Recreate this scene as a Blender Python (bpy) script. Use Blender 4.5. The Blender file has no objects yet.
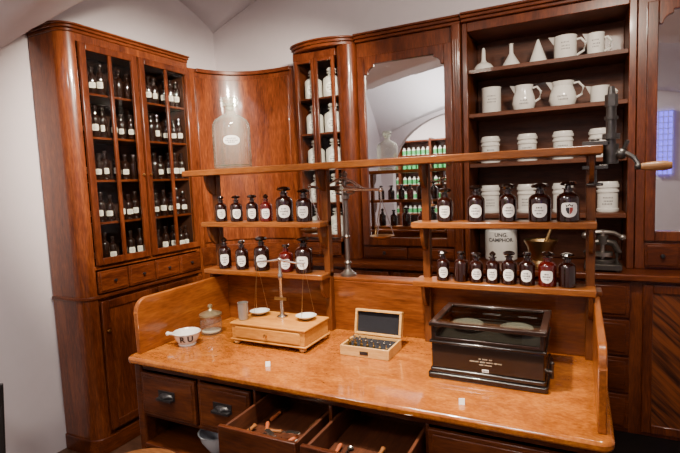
import bpy, math, random
from mathutils import Vector, Matrix
random.seed(7)
C=bpy.context.scene.collection
FZ=-.15
# ------------------------------------------------------------------ materials
def newmat(n):
    m=bpy.data.materials.new(n); m.use_nodes=True
    nt=m.node_tree; b=nt.nodes['Principled BSDF']; return m,nt,b
def plain(n,col,rough=.5,metal=0,trans=0,coat=0,ior=1.45,emit=0,bump=0,var=.0,bscale=60):
    m,nt,b=newmat(n)
    b.inputs['Base Color'].default_value=(*col,1); b.inputs['Roughness'].default_value=rough
    b.inputs['Metallic'].default_value=metal; b.inputs['Transmission Weight'].default_value=trans
    b.inputs['Coat Weight'].default_value=coat; b.inputs['IOR'].default_value=ior
    if emit: 
        b.inputs['Emission Color'].default_value=(*col,1); b.inputs['Emission Strength'].default_value=emit
    tc=nt.nodes.new('ShaderNodeTexCoord'); no=nt.nodes.new('ShaderNodeTexNoise'); no.inputs['Scale'].default_value=bscale; no.inputs['Detail'].default_value=4
    nt.links.new(tc.outputs['Object'],no.inputs['Vector'])
    if var:
        mx=nt.nodes.new('ShaderNodeMix'); mx.data_type='RGBA'
        mx.inputs[6].default_value=(*[c*(1-var) for c in col],1); mx.inputs[7].default_value=(*[min(1,c*(1+var)) for c in col],1)
        nt.links.new(no.outputs['Fac'],mx.inputs[0]); nt.links.new(mx.outputs[2],b.inputs['Base Color'])
    if bump:
        bu=nt.nodes.new('ShaderNodeBump'); bu.inputs['Strength'].default_value=bump; bu.inputs['Distance'].default_value=.002
        nt.links.new(no.outputs['Fac'],bu.inputs['Height']); nt.links.new(bu.outputs['Normal'],b.inputs['Normal'])
    return m
def wood(n,c1,c2,c3,axis='z',rough=.3,coat=.2,s=1.0,dist=.9,figure=.4,lo=.36,hi=.66,cr=.07,fine=.36):
    m,nt,b=newmat(n); L=nt.links; N=nt.nodes.new
    tc=N('ShaderNodeTexCoord'); mp=N('ShaderNodeMapping')
    sc={'x':(.20,1.4,1.4),'y':(1.4,.20,1.4),'z':(1.4,1.4,.20),'b':(.75,1.25,1)}[axis]
    mp.inputs['Scale'].default_value=[v*s for v in sc]; L.new(tc.outputs['Object'],mp.inputs['Vector'])
    n1=N('ShaderNodeTexNoise'); n1.inputs['Scale'].default_value=9; n1.inputs['Detail'].default_value=7; n1.inputs['Distortion'].default_value=dist
    n2=N('ShaderNodeTexNoise'); n2.inputs['Scale'].default_value=95; n2.inputs['Detail'].default_value=6
    w=N('ShaderNodeTexNoise'); w.inputs['Scale'].default_value=2.4; w.inputs['Detail'].default_value=3; w.inputs['Distortion'].default_value=1.2
    for q in (n1,n2,w): L.new(mp.outputs['Vector'],q.inputs['Vector'])
    a=N('ShaderNodeMix'); a.inputs[0].default_value=figure; L.new(n1.outputs['Fac'],a.inputs[2]); L.new(w.outputs['Fac'],a.inputs[3])
    a2=N('ShaderNodeMix'); a2.inputs[0].default_value=fine; L.new(a.outputs[0],a2.inputs[2]); L.new(n2.outputs['Fac'],a2.inputs[3])
    r=N('ShaderNodeValToRGB'); e=r.color_ramp.elements; e[0].position=lo; e[0].color=(*c1,1); e[1].position=hi; e[1].color=(*c3,1)
    k=e.new((lo+hi)/2); k.color=(*c2,1)
    L.new(a2.outputs[0],r.inputs['Fac']); L.new(r.outputs['Color'],b.inputs['Base Color'])
    b.inputs['Roughness'].default_value=rough; b.inputs['Coat Weight'].default_value=coat; b.inputs['Coat Roughness'].default_value=cr
    b.inputs['Specular IOR Level'].default_value=.25
    return m
DK=((.030,.0055,.0017),(.085,.0180,.0046),(.165,.040,.0095))
WZ=wood('mahogany_vertical',*DK,'z',coat=.35); WX=wood('mahogany_horizontal',*DK,'x',coat=.1)
WV=wood('figured_veneer',(.042,.0080,.0022),(.120,.0265,.006),(.235,.062,.0130),'z',s=.95,dist=1.6,figure=.5,lo=.36,hi=.64,coat=.6)
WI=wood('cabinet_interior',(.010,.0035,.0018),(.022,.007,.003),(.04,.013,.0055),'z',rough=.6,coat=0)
WIO=wood('open_shelf_interior',(.045,.012,.004),(.085,.023,.007),(.13,.038,.012),'x',rough=.5,coat=.05)
DT=wood('desk_top_veneer',(.17,.042,.0045),(.31,.088,.0095),(.48,.165,.020),'b',rough=.18,coat=.8,s=1.2,dist=1.8,figure=.42,lo=.34,hi=.66,cr=.04)
GP=wood('gallery_veneer',(.085,.020,.0035),(.175,.045,.0072),(.28,.082,.0135),'x',rough=.3,coat=.35,dist=1.5)
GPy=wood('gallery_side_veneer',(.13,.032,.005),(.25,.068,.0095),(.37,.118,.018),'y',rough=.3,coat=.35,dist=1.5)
DF=wood('desk_front_wood',(.024,.005,.0016),(.068,.016,.0043),(.125,.033,.0085),'x',rough=.3)
DI=wood('drawer_inside_wood',(.028,.007,.0025),(.06,.016,.005),(.10,.028,.009),'y',rough=.55,coat=0)
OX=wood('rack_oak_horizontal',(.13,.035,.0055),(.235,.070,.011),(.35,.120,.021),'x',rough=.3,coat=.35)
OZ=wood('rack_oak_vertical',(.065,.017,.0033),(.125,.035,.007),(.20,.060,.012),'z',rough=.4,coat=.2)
PW=wood('pale_wood',(.46,.23,.065),(.62,.34,.105),(.74,.45,.16),'x',rough=.4,coat=.2)
BW=wood('balance_base_wood',(.34,.125,.018),(.50,.21,.034),(.62,.30,.06),'x',rough=.3,coat=.3)
TW=wood('turned_handle_wood',(.10,.033,.009),(.22,.08,.022),(.33,.14,.045),'x',rough=.4)
PH=wood('worn_handle_wood',(.17,.075,.025),(.28,.135,.05),(.38,.20,.08),'x',rough=.4)
FL=wood('floor_wood',(.04,.018,.010),(.08,.036,.02),(.12,.058,.034),'x',rough=.5,coat=.1)
PORC=plain('porcelain',(.68,.655,.60),.2,coat=.4,var=.04)
PAPER=plain('label_paper',(.93,.90,.84),.5,var=.02)
PAPER2=plain('darker_label_paper',(.60,.56,.48),.6,var=.1)  # less bright paper for the bottle labels in the glazed cabinet
INK=plain('ink',(.03,.03,.035),.6)
INK2=plain('faded_ink',(.14,.13,.13),.6)
REDINK=plain('crest_ink',(.30,.04,.03),.6)
AMB=plain('amber_glass',(.020,.0038,.0016),.04,trans=.25,coat=.7,ior=1.55)
AMBR=plain('ruby_glass',(.14,.007,.003),.04,trans=.45,coat=.7,ior=1.55)
DKG=plain('dark_stopper_glass',(.008,.004,.003),.05,coat=.9)
CBG=plain('brown_bottle_glass',(.010,.004,.0025),.10,coat=.5)
BRASS=plain('brass',(.60,.37,.12),.28,metal=1,bump=.1,var=.1)
OBRASS=plain('old_brass',(.42,.28,.12),.34,metal=1,bump=.2,var=.2)
STEEL=plain('nickel_steel',(.66,.62,.56),.25,metal=1,var=.06)
IRON=plain('dark_iron',(.09,.08,.07),.36,metal=.8,var=.2,bump=.2)
GIRON=plain('grey_worn_iron',(.30,.27,.24),.32,metal=.9,var=.2,bump=.2)
DIRON=plain('dark_grey_worn_iron',(.085,.08,.075),.36,metal=.8,var=.25,bump=.25)
BLK=plain('black_lacquer',(.009,.0065,.0055),.2,coat=.5,var=.1)
BLKM=plain('black_pull',(.012,.011,.012),.35,coat=.2)
GOLD=plain('gilt_paint',(.62,.54,.40),.5)
TRAY=plain('dark_box_tray',(.045,.036,.03),.5,var=.1)
PANM=plain('pale_horn_dish',(.36,.34,.29),.35,coat=.2,var=.05)
VELVET=plain('dark_velvet',(.008,.008,.012),.95,var=.2)
WALL=plain('painted_plaster',(.63,.575,.60),.9,bump=.15,var=.03,bscale=14)
CEIL=plain('vault_plaster',(.58,.55,.58),.9,bump=.15,var=.03,bscale=14)
GREY=plain('grey_enamel',(.42,.44,.46),.35,coat=.3)
TERR=plain('terracotta_rubber',(.34,.08,.025),.5)
GREENG=plain('green_label',(.06,.38,.12),.5,var=.1)
VIOL=plain('violet_lamp_glow',(.16,.11,1.0),.5,emit=2.2)
WHITEP=plain('white_paint',(.5,.5,.75),.5,var=.02)
BLKP=plain('black_chair_paint',(.02,.018,.018),.4,coat=.2)
TIN=plain('dull_tin',(.38,.36,.33),.4,metal=.7,var=.1)
AGB=plain('aged_brass',(.42,.34,.20),.35,metal=.8,var=.1)
POWD=plain('pale_powder',(.55,.47,.36),.8,var=.1)
LIDF=wood('box_lid_frame_wood',(.010,.005,.0035),(.020,.009,.006),(.034,.014,.009),'x',rough=.3,coat=.3)
m,nt,b=newmat('mirror_silver'); b.inputs['Metallic'].default_value=1; b.inputs['Roughness'].default_value=.015; b.inputs['Base Color'].default_value=(.93,.94,.93,1); MIR=m
def pane(n,ior,tint=(.95,.96,.95),edge=None):
    m=bpy.data.materials.new(n); m.use_nodes=True; nt=m.node_tree; nt.nodes.clear(); N=nt.nodes.new
    o=N('ShaderNodeOutputMaterial'); mx=N('ShaderNodeMixShader'); t=N('ShaderNodeBsdfTransparent'); g=N('ShaderNodeBsdfGlossy'); g.inputs['Roughness'].default_value=.012
    f=N('ShaderNodeFresnel'); f.inputs['IOR'].default_value=ior; t.inputs['Color'].default_value=(*tint,1)
    base=t
    if edge:  # edge darkening and bright rim highlights put into the glass colour by facing
        lw=N('ShaderNodeLayerWeight'); lw.inputs['Blend'].default_value=.5; r=N('ShaderNodeValToRGB'); e=r.color_ramp.elements
        e[0].position=.45; e[0].color=(*tint,1); e[1].position=.98; e[1].color=(*edge,1); nt.links.new(lw.outputs['Facing'],r.inputs[0]); nt.links.new(r.outputs[0],t.inputs['Color'])
        df=N('ShaderNodeBsdfDiffuse'); df.inputs['Color'].default_value=(.80,.86,.80,1); r2=N('ShaderNodeValToRGB'); e=r2.color_ramp.elements
        e[0].position=.40; e[0].color=(.055,.055,.055,1); e[1].position=1; e[1].color=(.55,.55,.55,1); k=e.new(.80); k.color=(.13,.13,.13,1)
        nt.links.new(lw.outputs['Facing'],r2.inputs[0]); m2=N('ShaderNodeMixShader'); nt.links.new(r2.outputs[0],m2.inputs[0]); nt.links.new(t.outputs[0],m2.inputs[1]); nt.links.new(df.outputs[0],m2.inputs[2]); base=m2
    ge=N('ShaderNodeNewGeometry'); iv=N('ShaderNodeMath'); iv.operation='SUBTRACT'; iv.inputs[0].default_value=1; nt.links.new(ge.outputs['Backfacing'],iv.inputs[1])
    mu=N('ShaderNodeMath'); mu.operation='MULTIPLY'; nt.links.new(f.outputs[0],mu.inputs[0]); nt.links.new(iv.outputs[0],mu.inputs[1])
    nt.links.new(mu.outputs[0],mx.inputs[0]); nt.links.new(base.outputs[0],mx.inputs[1]); nt.links.new(g.outputs[0],mx.inputs[2]); nt.links.new(mx.outputs[0],o.inputs[0]); return m
PANE=pane('window_pane',1.35); PANE2=pane('lid_glass',1.6,(.66,.68,.66)); CLR=pane('clear_glass',2.0,(.93,.96,.92),(.50,.55,.48))
def chevron():
    m,nt,b=newmat('chevron_veneer'); L=nt.links; N=nt.nodes.new
    tc=N('ShaderNodeTexCoord'); sp=N('ShaderNodeSeparateXYZ'); L.new(tc.outputs['Object'],sp.inputs[0])
    ab=N('ShaderNodeMath'); ab.operation='ABSOLUTE'; L.new(sp.outputs['X'],ab.inputs[0])
    ad=N('ShaderNodeMath'); ad.operation='SUBTRACT'; L.new(sp.outputs['Z'],ad.inputs[0]); L.new(ab.outputs[0],ad.inputs[1])
    cb=N('ShaderNodeCombineXYZ'); L.new(ad.outputs[0],cb.inputs[2]); m8=N('ShaderNodeMath'); m8.operation='MULTIPLY'; m8.inputs[1].default_value=.12; L.new(sp.outputs['X'],m8.inputs[0]); L.new(m8.outputs[0],cb.inputs[0])
    n=N('ShaderNodeTexNoise'); n.inputs['Scale'].default_value=34; n.inputs['Detail'].default_value=5; L.new(cb.outputs[0],n.inputs['Vector'])
    r=N('ShaderNodeValToRGB'); e=r.color_ramp.elements; e[0].position=.37; e[0].color=(.022,.005,.002,1); e[1].position=.63; e[1].color=(.19,.048,.011,1)
    L.new(n.outputs['Fac'],r.inputs[0]); L.new(r.outputs[0],b.inputs['Base Color']); b.inputs['Roughness'].default_value=.3; b.inputs['Coat Weight'].default_value=.2
    return m
CHEV=chevron()
# ------------------------------------------------------------------ geometry helpers
class G:
    def __init__(s,o=(0,0,0)): s.v=[];s.f=[];s.m=[];s.o=Vector(o)
    def add(s,vs,fs,m=0):
        n=len(s.v); s.v+=[Vector(v)-s.o for v in vs]; s.f+=[[i+n for i in f] for f in fs]; s.m+=[m]*len(fs); return s
    def box(s,x0,x1,y0,y1,z0,z1,m=0):
        return s.add([(x0,y0,z0),(x1,y0,z0),(x1,y1,z0),(x0,y1,z0),(x0,y0,z1),(x1,y0,z1),(x1,y1,z1),(x0,y1,z1)],
            [(0,3,2,1),(4,5,6,7),(0,1,5,4),(1,2,6,5),(2,3,7,6),(3,0,4,7)],m)
    def prism(s,poly,a,b,ax='z',m=0):
        f={'z':lambda p,t:(p[0],p[1],t),'y':lambda p,t:(p[0],t,p[1]),'x':lambda p,t:(t,p[0],p[1])}[ax]
        n=len(poly); vs=[f(p,a) for p in poly]+[f(p,b) for p in poly]
        fs=[list(range(n))[::-1],list(range(n,2*n))]+[(i,(i+1)%n,n+(i+1)%n,n+i) for i in range(n)]
        return s.add(vs,fs,m)
    def cyl(s,p0,p1,r0,r1=None,seg=16,m=0):
        r1=r0 if r1 is None else r1; p0=Vector(p0);p1=Vector(p1); d=(p1-p0).normalized(); q=d.to_track_quat('Z','Y').to_matrix()
        vs=[];
        for p,r in((p0,r0),(p1,r1)):
            for i in range(seg):
                a=2*math.pi*i/seg; vs.append(p+q@Vector((r*math.cos(a),r*math.sin(a),0)))
        fs=[list(range(seg))[::-1],list(range(seg,2*seg))]+[(i,(i+1)%seg,seg+(i+1)%seg,seg+i) for i in range(seg)]
        return s.add(vs,fs,m)
    def lathe(s,prof,c=(0,0,0),seg=24,m=0,ax='z'):
        vs=[];idx=[];c=Vector(c)
        for r,z in prof:
            if r<1e-6: idx.append([len(vs)]); vs.append((0,0,z))
            else:
                idx.append(list(range(len(vs),len(vs)+seg)))
                for i in range(seg):
                    a=2*math.pi*i/seg; vs.append((r*math.cos(a),r*math.sin(a),z))
        fs=[]
        for A,B in zip(idx,idx[1:]):
            if len(A)==1 and len(B)==1: continue
            for i in range(seg):
                j=(i+1)%seg
                if len(A)==1: fs.append((A[0],B[j],B[i]))
                elif len(B)==1: fs.append((A[i],A[j],B[0]))
                else: fs.append((A[i],A[j],B[j],B[i]))
        mp={'z':lambda v:Vector(v),'x':lambda v:Vector((v[2],v[0],v[1])),'y':lambda v:Vector((v[1],v[2],v[0]))}[ax]
        return s.add([mp(v)+c for v in vs],fs,m)
    def tube(s,pts,r,seg=8,m=0,closed=False):
        pts=[Vector(p) for p in pts]; n=len(pts); vs=[]; up=Vector((0.03,.05,1)).normalized()
        for i,p in enumerate(pts):
            a=pts[(i-1)%n] if (closed or i>0) else p; b=pts[(i+1)%n] if (closed or i<n-1) else p
            t=(b-a).normalized(); u=t.cross(up); 
            if u.length<.1: u=t.cross(Vector((0,1,0)))
            u.normalize(); w=t.cross(u)
            rr=r[i] if isinstance(r,(list,tuple)) else r
            for k in range(seg):
                an=2*math.pi*k/seg; vs.append(p+u*rr*math.cos(an)+w*rr*math.sin(an))
        fs=[]
        for i in range(n if closed else n-1):
            for k in range(seg):
                j=(i+1)%n; fs.append((i*seg+k,i*seg+(k+1)%seg,j*seg+(k+1)%seg,j*seg+k))
        if not closed: fs+=[list(range(seg))[::-1],[(n-1)*seg+k for k in range(seg)]]
        return s.add(vs,fs,m)
    def ball(s,c,r,seg=14,m=0,sz=1):
        return s.lathe([(r*math.sin(math.pi*i/8),-r*sz*math.cos(math.pi*i/8)) for i in range(9)],c,seg,m)
    def obj(s,name,parent=None,mats=None,bev=0,smooth=True,loc=None):
        me=bpy.data.meshes.new(name); me.from_pydata([tuple(v) for v in s.v],[],s.f); me.update()
        import bmesh
        bm=bmesh.new(); bm.from_mesh(me); bmesh.ops.recalc_face_normals(bm,faces=bm.faces); bm.to_mesh(me); bm.free()
        for x in (mats if isinstance(mats,(list,tuple)) else [mats]): me.materials.append(x)
        for p,i in zip(me.polygons,s.m): p.material_index=i
        if smooth: me.shade_smooth(); me.set_sharp_from_angle(angle=math.radians(34))
        o=bpy.data.objects.new(name,me); C.objects.link(o)
        if parent is not None: o.parent=parent
        if loc is not None: o.location=loc
        if bev:
            md=o.modifiers.new('bevel','BEVEL'); md.width=bev; md.segments=2; md.limit_method='ANGLE'; md.angle_limit=math.radians(40)
        return o
def tag(o,label,cat,group=None,kind=None):
    o["label"]=label; o["category"]=cat
    if group: o["group"]=group
    if kind: o["kind"]=kind
    return o
def thing(name,loc,label,cat,group=None,rot=0):
    e=bpy.data.objects.new(name,None); e.empty_display_size=.05; C.objects.link(e); e.location=loc; e.rotation_euler=(0,0,rot)
    return tag(e,label,cat,group)
def arc(cx,cy,r,a0,a1,n=8):
    return [(cx+r*math.cos(math.radians(a0+(a1-a0)*i/n)),cy+r*math.sin(math.radians(a0+(a1-a0)*i/n))) for i in range(n+1)]
def rr(x0,x1,y0,y1,rfl=0,rfr=0,rbl=0,rbr=0):
    p=[]
    p+=arc(x0+rfl,y0+rfl,rfl,180,270) if rfl else [(x0,y0)]
    p+=arc(x1-rfr,y0+rfr,rfr,270,360) if rfr else [(x1,y0)]
    p+=arc(x1-rbr,y1-rbr,rbr,0,90) if rbr else [(x1,y1)]
    p+=arc(x0+rbl,y1-rbl,rbl,90,180) if rbl else [(x0,y1)]
    return p
def textgeo(body,size,bold=.018):
    cu=bpy.data.curves.new('t','FONT'); cu.body=body; cu.size=size; cu.align_x='CENTER'; cu.align_y='CENTER'; cu.resolution_u=3; cu.offset=size*bold
    o=bpy.data.objects.new('t',cu); C.objects.link(o); bpy.context.view_layer.update()
    me=bpy.data.meshes.new_from_object(o.evaluated_get(bpy.context.evaluated_depsgraph_get()))
    vs=[tuple(v.co) for v in me.vertices]; fs=[tuple(p.vertices) for p in me.polygons]
    bpy.data.objects.remove(o); return vs,fs
def wraptext(body,size,rfun,zc,parent,name='lettering',a0=-90,mat=None,bold=.018):
    vs,fs=textgeo(body,size,bold); g=G(); out=[]
    for x,y,_ in vs:
        z=zc+y; r=rfun(z)+.0012; a=math.radians(a0)+x/r; out.append((r*math.cos(a),r*math.sin(a),z))
    g.add(out,fs); return g.obj(name,parent,mat or INK,smooth=False)
# ------------------------------------------------------------------ room structure
def struct(o): o["kind"]="structure"; return o
XL,XR,YB,YP=-3.17,1.95,3.76,-1.25
g=G(); g.box(-4.8,2.1,-3.6,3.95,FZ-.1,FZ); struct(g.obj('floor',None,FL))
g=G(); g.box(-3.4,2.1,YB,YB+.15,FZ,4.2); struct(g.obj('wall_back',None,WALL))
g=G(); g.box(XL-.15,XL,YP,YB,FZ,4.2); struct(g.obj('wall_left',None,WALL))
g=G(); g.box(XR,XR+.15,-3.5,YB,FZ,4.2); struct(g.obj('wall_right',None,WALL))
g=G(); g.box(-4.8,2.1,-3.65,-3.5,FZ,4.2); struct(g.obj('wall_rear',None,WALL))
g=G(); g.box(-4.8,-4.65,-3.5,YP,FZ,4.2); struct(g.obj('wall_annex',None,WALL))
ax0,ax1,zs,rise=-2.95,-.5,1.75,.95; cx=(ax0+ax1)/2; hw=(ax1-ax0)/2
poly=[(-4.65,FZ),(ax0,FZ),(ax0,zs)]+[(cx-hw*math.cos(math.pi*i/20),zs+rise*math.sin(math.pi*i/20)) for i in range(1,20)]+[(ax1,zs),(ax1,FZ),(XR,FZ),(XR,4.2),(-4.65,4.2)]
g=G(); g.prism(poly,YP-.15,YP,'y'); struct(g.obj('wall_partition',None,WALL))
YM=1.62
def z0f(y): return 2.35+max(0,y-YM)*.34
def zA(x,y):
    c=(XL+XR)/2;h=(XR-XL)/2; return z0f(y)+.55*(1-((x-c)/h)**2)
def zB(y):
    if y>YM: c,h,r=(YM+YB)/2,(YB-YM)/2,.50
    else: c,h,r=(YM+YP)/2,(YM-YP)/2,1.1
    return z0f(y)+r*(1-((y-c)/h)**2)
nx=90; vs=[];fs=[]
xs=[XL+(XR-XL)*i/nx for i in range(nx+1)]
ys=[YP+(YM-YP)*i/60 for i in range(60)]+[YM+(YB-YM)*i/60 for i in range(61)]
for y in ys:
    for x in xs: vs.append((x,y,max(zA(x,y),zB(y))))
for j in range(len(ys)-1):
    for i in range(nx): k=j*(nx+1)+i; fs.append((k,k+1,k+nx+2,k+nx+1))
g=G(); g.add(vs,fs); struct(g.obj('ceiling',None,CEIL))
g=G(); g.box(-4.8,2.1,-3.6,YP-.15,3.2,3.3); struct(g.obj('ceiling_annex',None,CEIL))
g=G(); wx0,wx1,wz0,wz1=.96,1.14,1.52,2.40; yw=YP+.02
g.box(wx0,wx1,YP,yw,wz0,wz1,0)
for i in range(4): x=wx0+(wx1-wx0-.012)*i/3; g.box(x,x+.012,yw,yw+.02,wz0,wz1,1)
for i in range(12): z=wz0+(wz1-wz0-.012)*i/11; g.box(wx0,wx1,yw,yw+.021,z,z+.012,1)
struct(g.obj('window_1',None,[VIOL,WHITEP],smooth=False))
# ------------------------------------------------------------------ cabinet parts
def knob(parent,x,y,z,r=.013,mat=BRASS):
    g=G(); g.lathe([(0,0),(r*.5,0),(r*.4,-r*.7),(r,-r*1.2),(r*.9,-r*1.9),(0,-r*2.2)],(x,y,z),14,0,'y'); return g.obj('knob',parent,mat)
def glazed_door(root,x0,x1,z0,z1,y,muntin=True,st=.045,knobside=1,mat=WZ):
    g=G(); t=.024
    g.box(x0,x0+st,y-t,y,z0,z1); g.box(x1-st,x1,y-t,y,z0,z1); g.box(x0+st,x1-st,y-t,y,z0,z0+st); g.box(x0+st,x1-st,y-t,y,z1-st,z1)
    if muntin: c=(x0+x1)/2; g.box(c-.012,c+.012,y-t,y-.004,z0+st,z1-st)
    d=g.obj('door',root,mat,bev=.004)
    g=G(); g.box(x0+st-.003,x1-st+.003,y-.010,y-.007,z0+st-.003,z1-st+.003); g.obj('glass_pane',d,PANE,smooth=False)
    kx=x1-st/2 if knobside>0 else x0+st/2
    knob(d,kx,y-t,(z0+z1)/2-.12,.009); return d
def panel_drawer(root,x0,x1,z0,z1,y,mat=WX,k=True,kmat=BLKM):
    g=G(); g.box(x0,x1,y-.018,y,z0,z1); g.box(x0+.014,x1-.014,y-.024,y-.018,z0+.014,z1-.014)
    d=g.obj('drawer',root,mat,bev=.003)
    if k: knob(d,(x0+x1)/2,y-.024,(z0+z1)/2,.010,kmat)
    return d
def panel_door(root,x0,x1,z0,z1,y,mat=WZ,pm=WV,kx=None):
    g=G(); st=.055;t=.022
    g.box(x0,x0+st,y-t,y,z0,z1); g.box(x1-st,x1,y-t,y,z0,z1); g.box(x0+st,x1-st,y-t,y,z0,z0+st); g.box(x0+st,x1-st,y-t,y,z1-st,z1)
    d=g.obj('door',root,mat,bev=.004)
    g=G(((x0+x1)/2,0,0)); g.box(x0+st,x1-st,y-.012,y-.001,z0+st,z1-st); g.obj('door_panel',d,pm,loc=((x0+x1)/2,0,0))
    knob(d,kx if kx else x0+st/2,y-t,z1-.2,.011); return d
def cornice(root,pl,z,mat=WX,h=.05):
    g=G(); g.prism(pl(.008),z,z+h*.4); g.prism(pl(.022),z+h*.4,z+h*.75); g.prism(pl(.034),z+h*.75,z+h)
    return g.obj('cornice',root,mat,bev=.004)
L=thing('glazed_cabinet',(-2.83,1.96,0),'tall mahogany cabinet with glazed doors, full of dark labelled bottles','cabinet',rot=math.pi/2)
W,D,H=1.055,.325,2.60; R=.09
g=G()
g.prism(rr(0,R,0,R,rfl=R),FZ,H); g.box(0,.03,R,D,FZ,H); g.box(W-.03,W,0,D,FZ,H)
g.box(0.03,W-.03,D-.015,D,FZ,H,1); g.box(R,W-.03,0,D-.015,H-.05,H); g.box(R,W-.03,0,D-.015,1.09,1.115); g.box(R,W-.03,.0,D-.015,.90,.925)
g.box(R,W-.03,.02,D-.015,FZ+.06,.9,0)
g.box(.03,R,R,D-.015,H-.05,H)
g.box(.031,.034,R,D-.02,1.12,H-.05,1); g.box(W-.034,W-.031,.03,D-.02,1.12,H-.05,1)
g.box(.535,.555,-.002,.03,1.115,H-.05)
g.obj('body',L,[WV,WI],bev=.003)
shl=[1.115+.283*i for i in range(1,5)]
for z in shl:
    g=G(); g.box(.036,W-.036,.03,D-.02,z-.014,z); g.obj('shelf',L,WX)
glazed_door(L,R+.005,.535,1.12,H-.055,-.001,knobside=1); glazed_door(L,.555,W-.005,1.12,H-.055,-.001,knobside=-1)
dx=(W-.01-R)/4
for i in range(4): panel_drawer(L,R+.005+dx*i,R+dx*(i+1)-.005,.935,1.08,-.001)
panel_door(L,R+.01,.56,.0,.88,-.001); panel_door(L,.58,W-.01,.0,.88,-.001)
cornice(L,lambda o:rr(-o,W+.0,-o,D,rfl=R+o),H)
g=G(); g.prism(rr(-.012,W,-.012,D,rfl=R+.012),.90,.922); g.obj('ledge',L,WX,bev=.004)
g=G(); g.prism(rr(-.01,W,-.01,D,rfl=R+.01),FZ,FZ+.11); g.obj('plinth',L,WX,bev=.004)
CB=thing('corner_cabinet',(-2.6,3.4,0),'tall corner cabinet with curved plain figured veneer front','cabinet')
P0,P1,P2=(-2.83,3.02),(-2.72,3.55),(-2.085,3.47)
def bez(t,off=0): 
    x=(1-t)**2*P0[0]+2*t*(1-t)*P1[0]+t*t*P2[0]; y=(1-t)**2*P0[1]+2*t*(1-t)*P1[1]+t*t*P2[1]
    dx=2*(1-t)*(P1[0]-P0[0])+2*t*(P2[0]-P1[0]); dy=2*(1-t)*(P1[1]-P0[1])+2*t*(P2[1]-P1[1]); l=math.hypot(dx,dy)
    return (x+dy/l*off,y-dx/l*off)
def cbp(off,t0=0,t1=1): return [bez(t0+(t1-t0)*i/20,off) for i in range(21)]
g=G(CB.location); g.prism(cbp(0)+[(-2.085,3.75),(-3.15,3.75),(-3.15,3.02)],FZ,2.57); g.obj('body',CB,WV)
g=G(CB.location); g.prism(cbp(.014,.05,.93)+cbp(.0005,.05,.93)[::-1],1.14,2.50); d=g.obj('door',CB,WV,bev=.003)
kp=bez(.88,.014); g=G(CB.location); g.lathe([(0,-.003),(.012,-.003),(.012,.003),(0,.003)],(kp[0],kp[1]-.002,1.75),14,0,'y'); g.obj('keyhole_plate',d,AGB)
g=G(CB.location); g.prism(cbp(.010,.02,.95)+cbp(.0005,.02,.95)[::-1],.95,1.10); g.obj('drawer',CB,WX,bev=.003)
g=G(CB.location); g.prism(cbp(.028,.06,.95)+cbp(.0005,.06,.95)[::-1],2.54,2.57); g.obj('cornice',CB,WX,bev=.003)
def backroot(name,x,label,z=1.0): return thing(name,(x,3.4,z),label,'cabinet')
Cn=backroot('glazed_cabinet',-1.8,'narrow mahogany cabinet with bowed cornice and slim glazed doors')
o=Cn.location; x0,x1,yf,yb=-2.08,-1.515,3.38,3.75; zt=2.63
g=G(o)
g.prism(rr(x0,x0+.05,yf,yf+.05,rfl=.05),1.0,zt); g.box(x0,x0+.02,yf+.05,yb,1.0,zt)
g.prism(rr(-1.68,x1,yf-.03,yf+.1,rfl=.07,rfr=.07),1.0,zt); g.box(x1-.03,x1,yf+.1,yb,1.0,zt)
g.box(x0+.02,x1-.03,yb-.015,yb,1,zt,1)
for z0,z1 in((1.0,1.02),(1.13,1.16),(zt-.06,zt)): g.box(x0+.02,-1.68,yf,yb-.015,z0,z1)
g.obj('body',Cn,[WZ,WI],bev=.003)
for i in range(1,5):
    z=1.16+.28*i; g=G(o); g.box(x0+.022,-1.55,yf+.05,yb-.02,z-.012,z); g.obj('shelf',Cn,WX)
def shifted(fn,root,*a,**k):
    d=fn(root,*a,**k); d.location=Vector(d.location)-Vector(root.location); return d
shifted(glazed_door,Cn,-2.035,-1.862,1.165,zt-.065,yf-.001,False,st=.026)
shifted(glazed_door,Cn,-1.858,-1.685,1.165,zt-.065,yf-.001,False,st=.026,knobside=-1)
shifted(panel_drawer,Cn,-2.03,-1.865,1.025,1.125,yf-.001); shifted(panel_drawer,Cn,-1.857,-1.69,1.025,1.125,yf-.001)
def bow(f):
    n=16; pts=[]
    for i in range(n+1):
        t=i/n; x=x0-f*.4+(x1-x0+f*.4)*t; pts.append((x-o[0],yf+.05-f-(.115)*math.sin(math.pi*t)**.6-o[1]))
    return pts+[(x1-o[0],yb-o[1]),(x0-f*.4-o[0],yb-o[1])]
cornice(Cn,bow,zt-o[2],h=.06)
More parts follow.
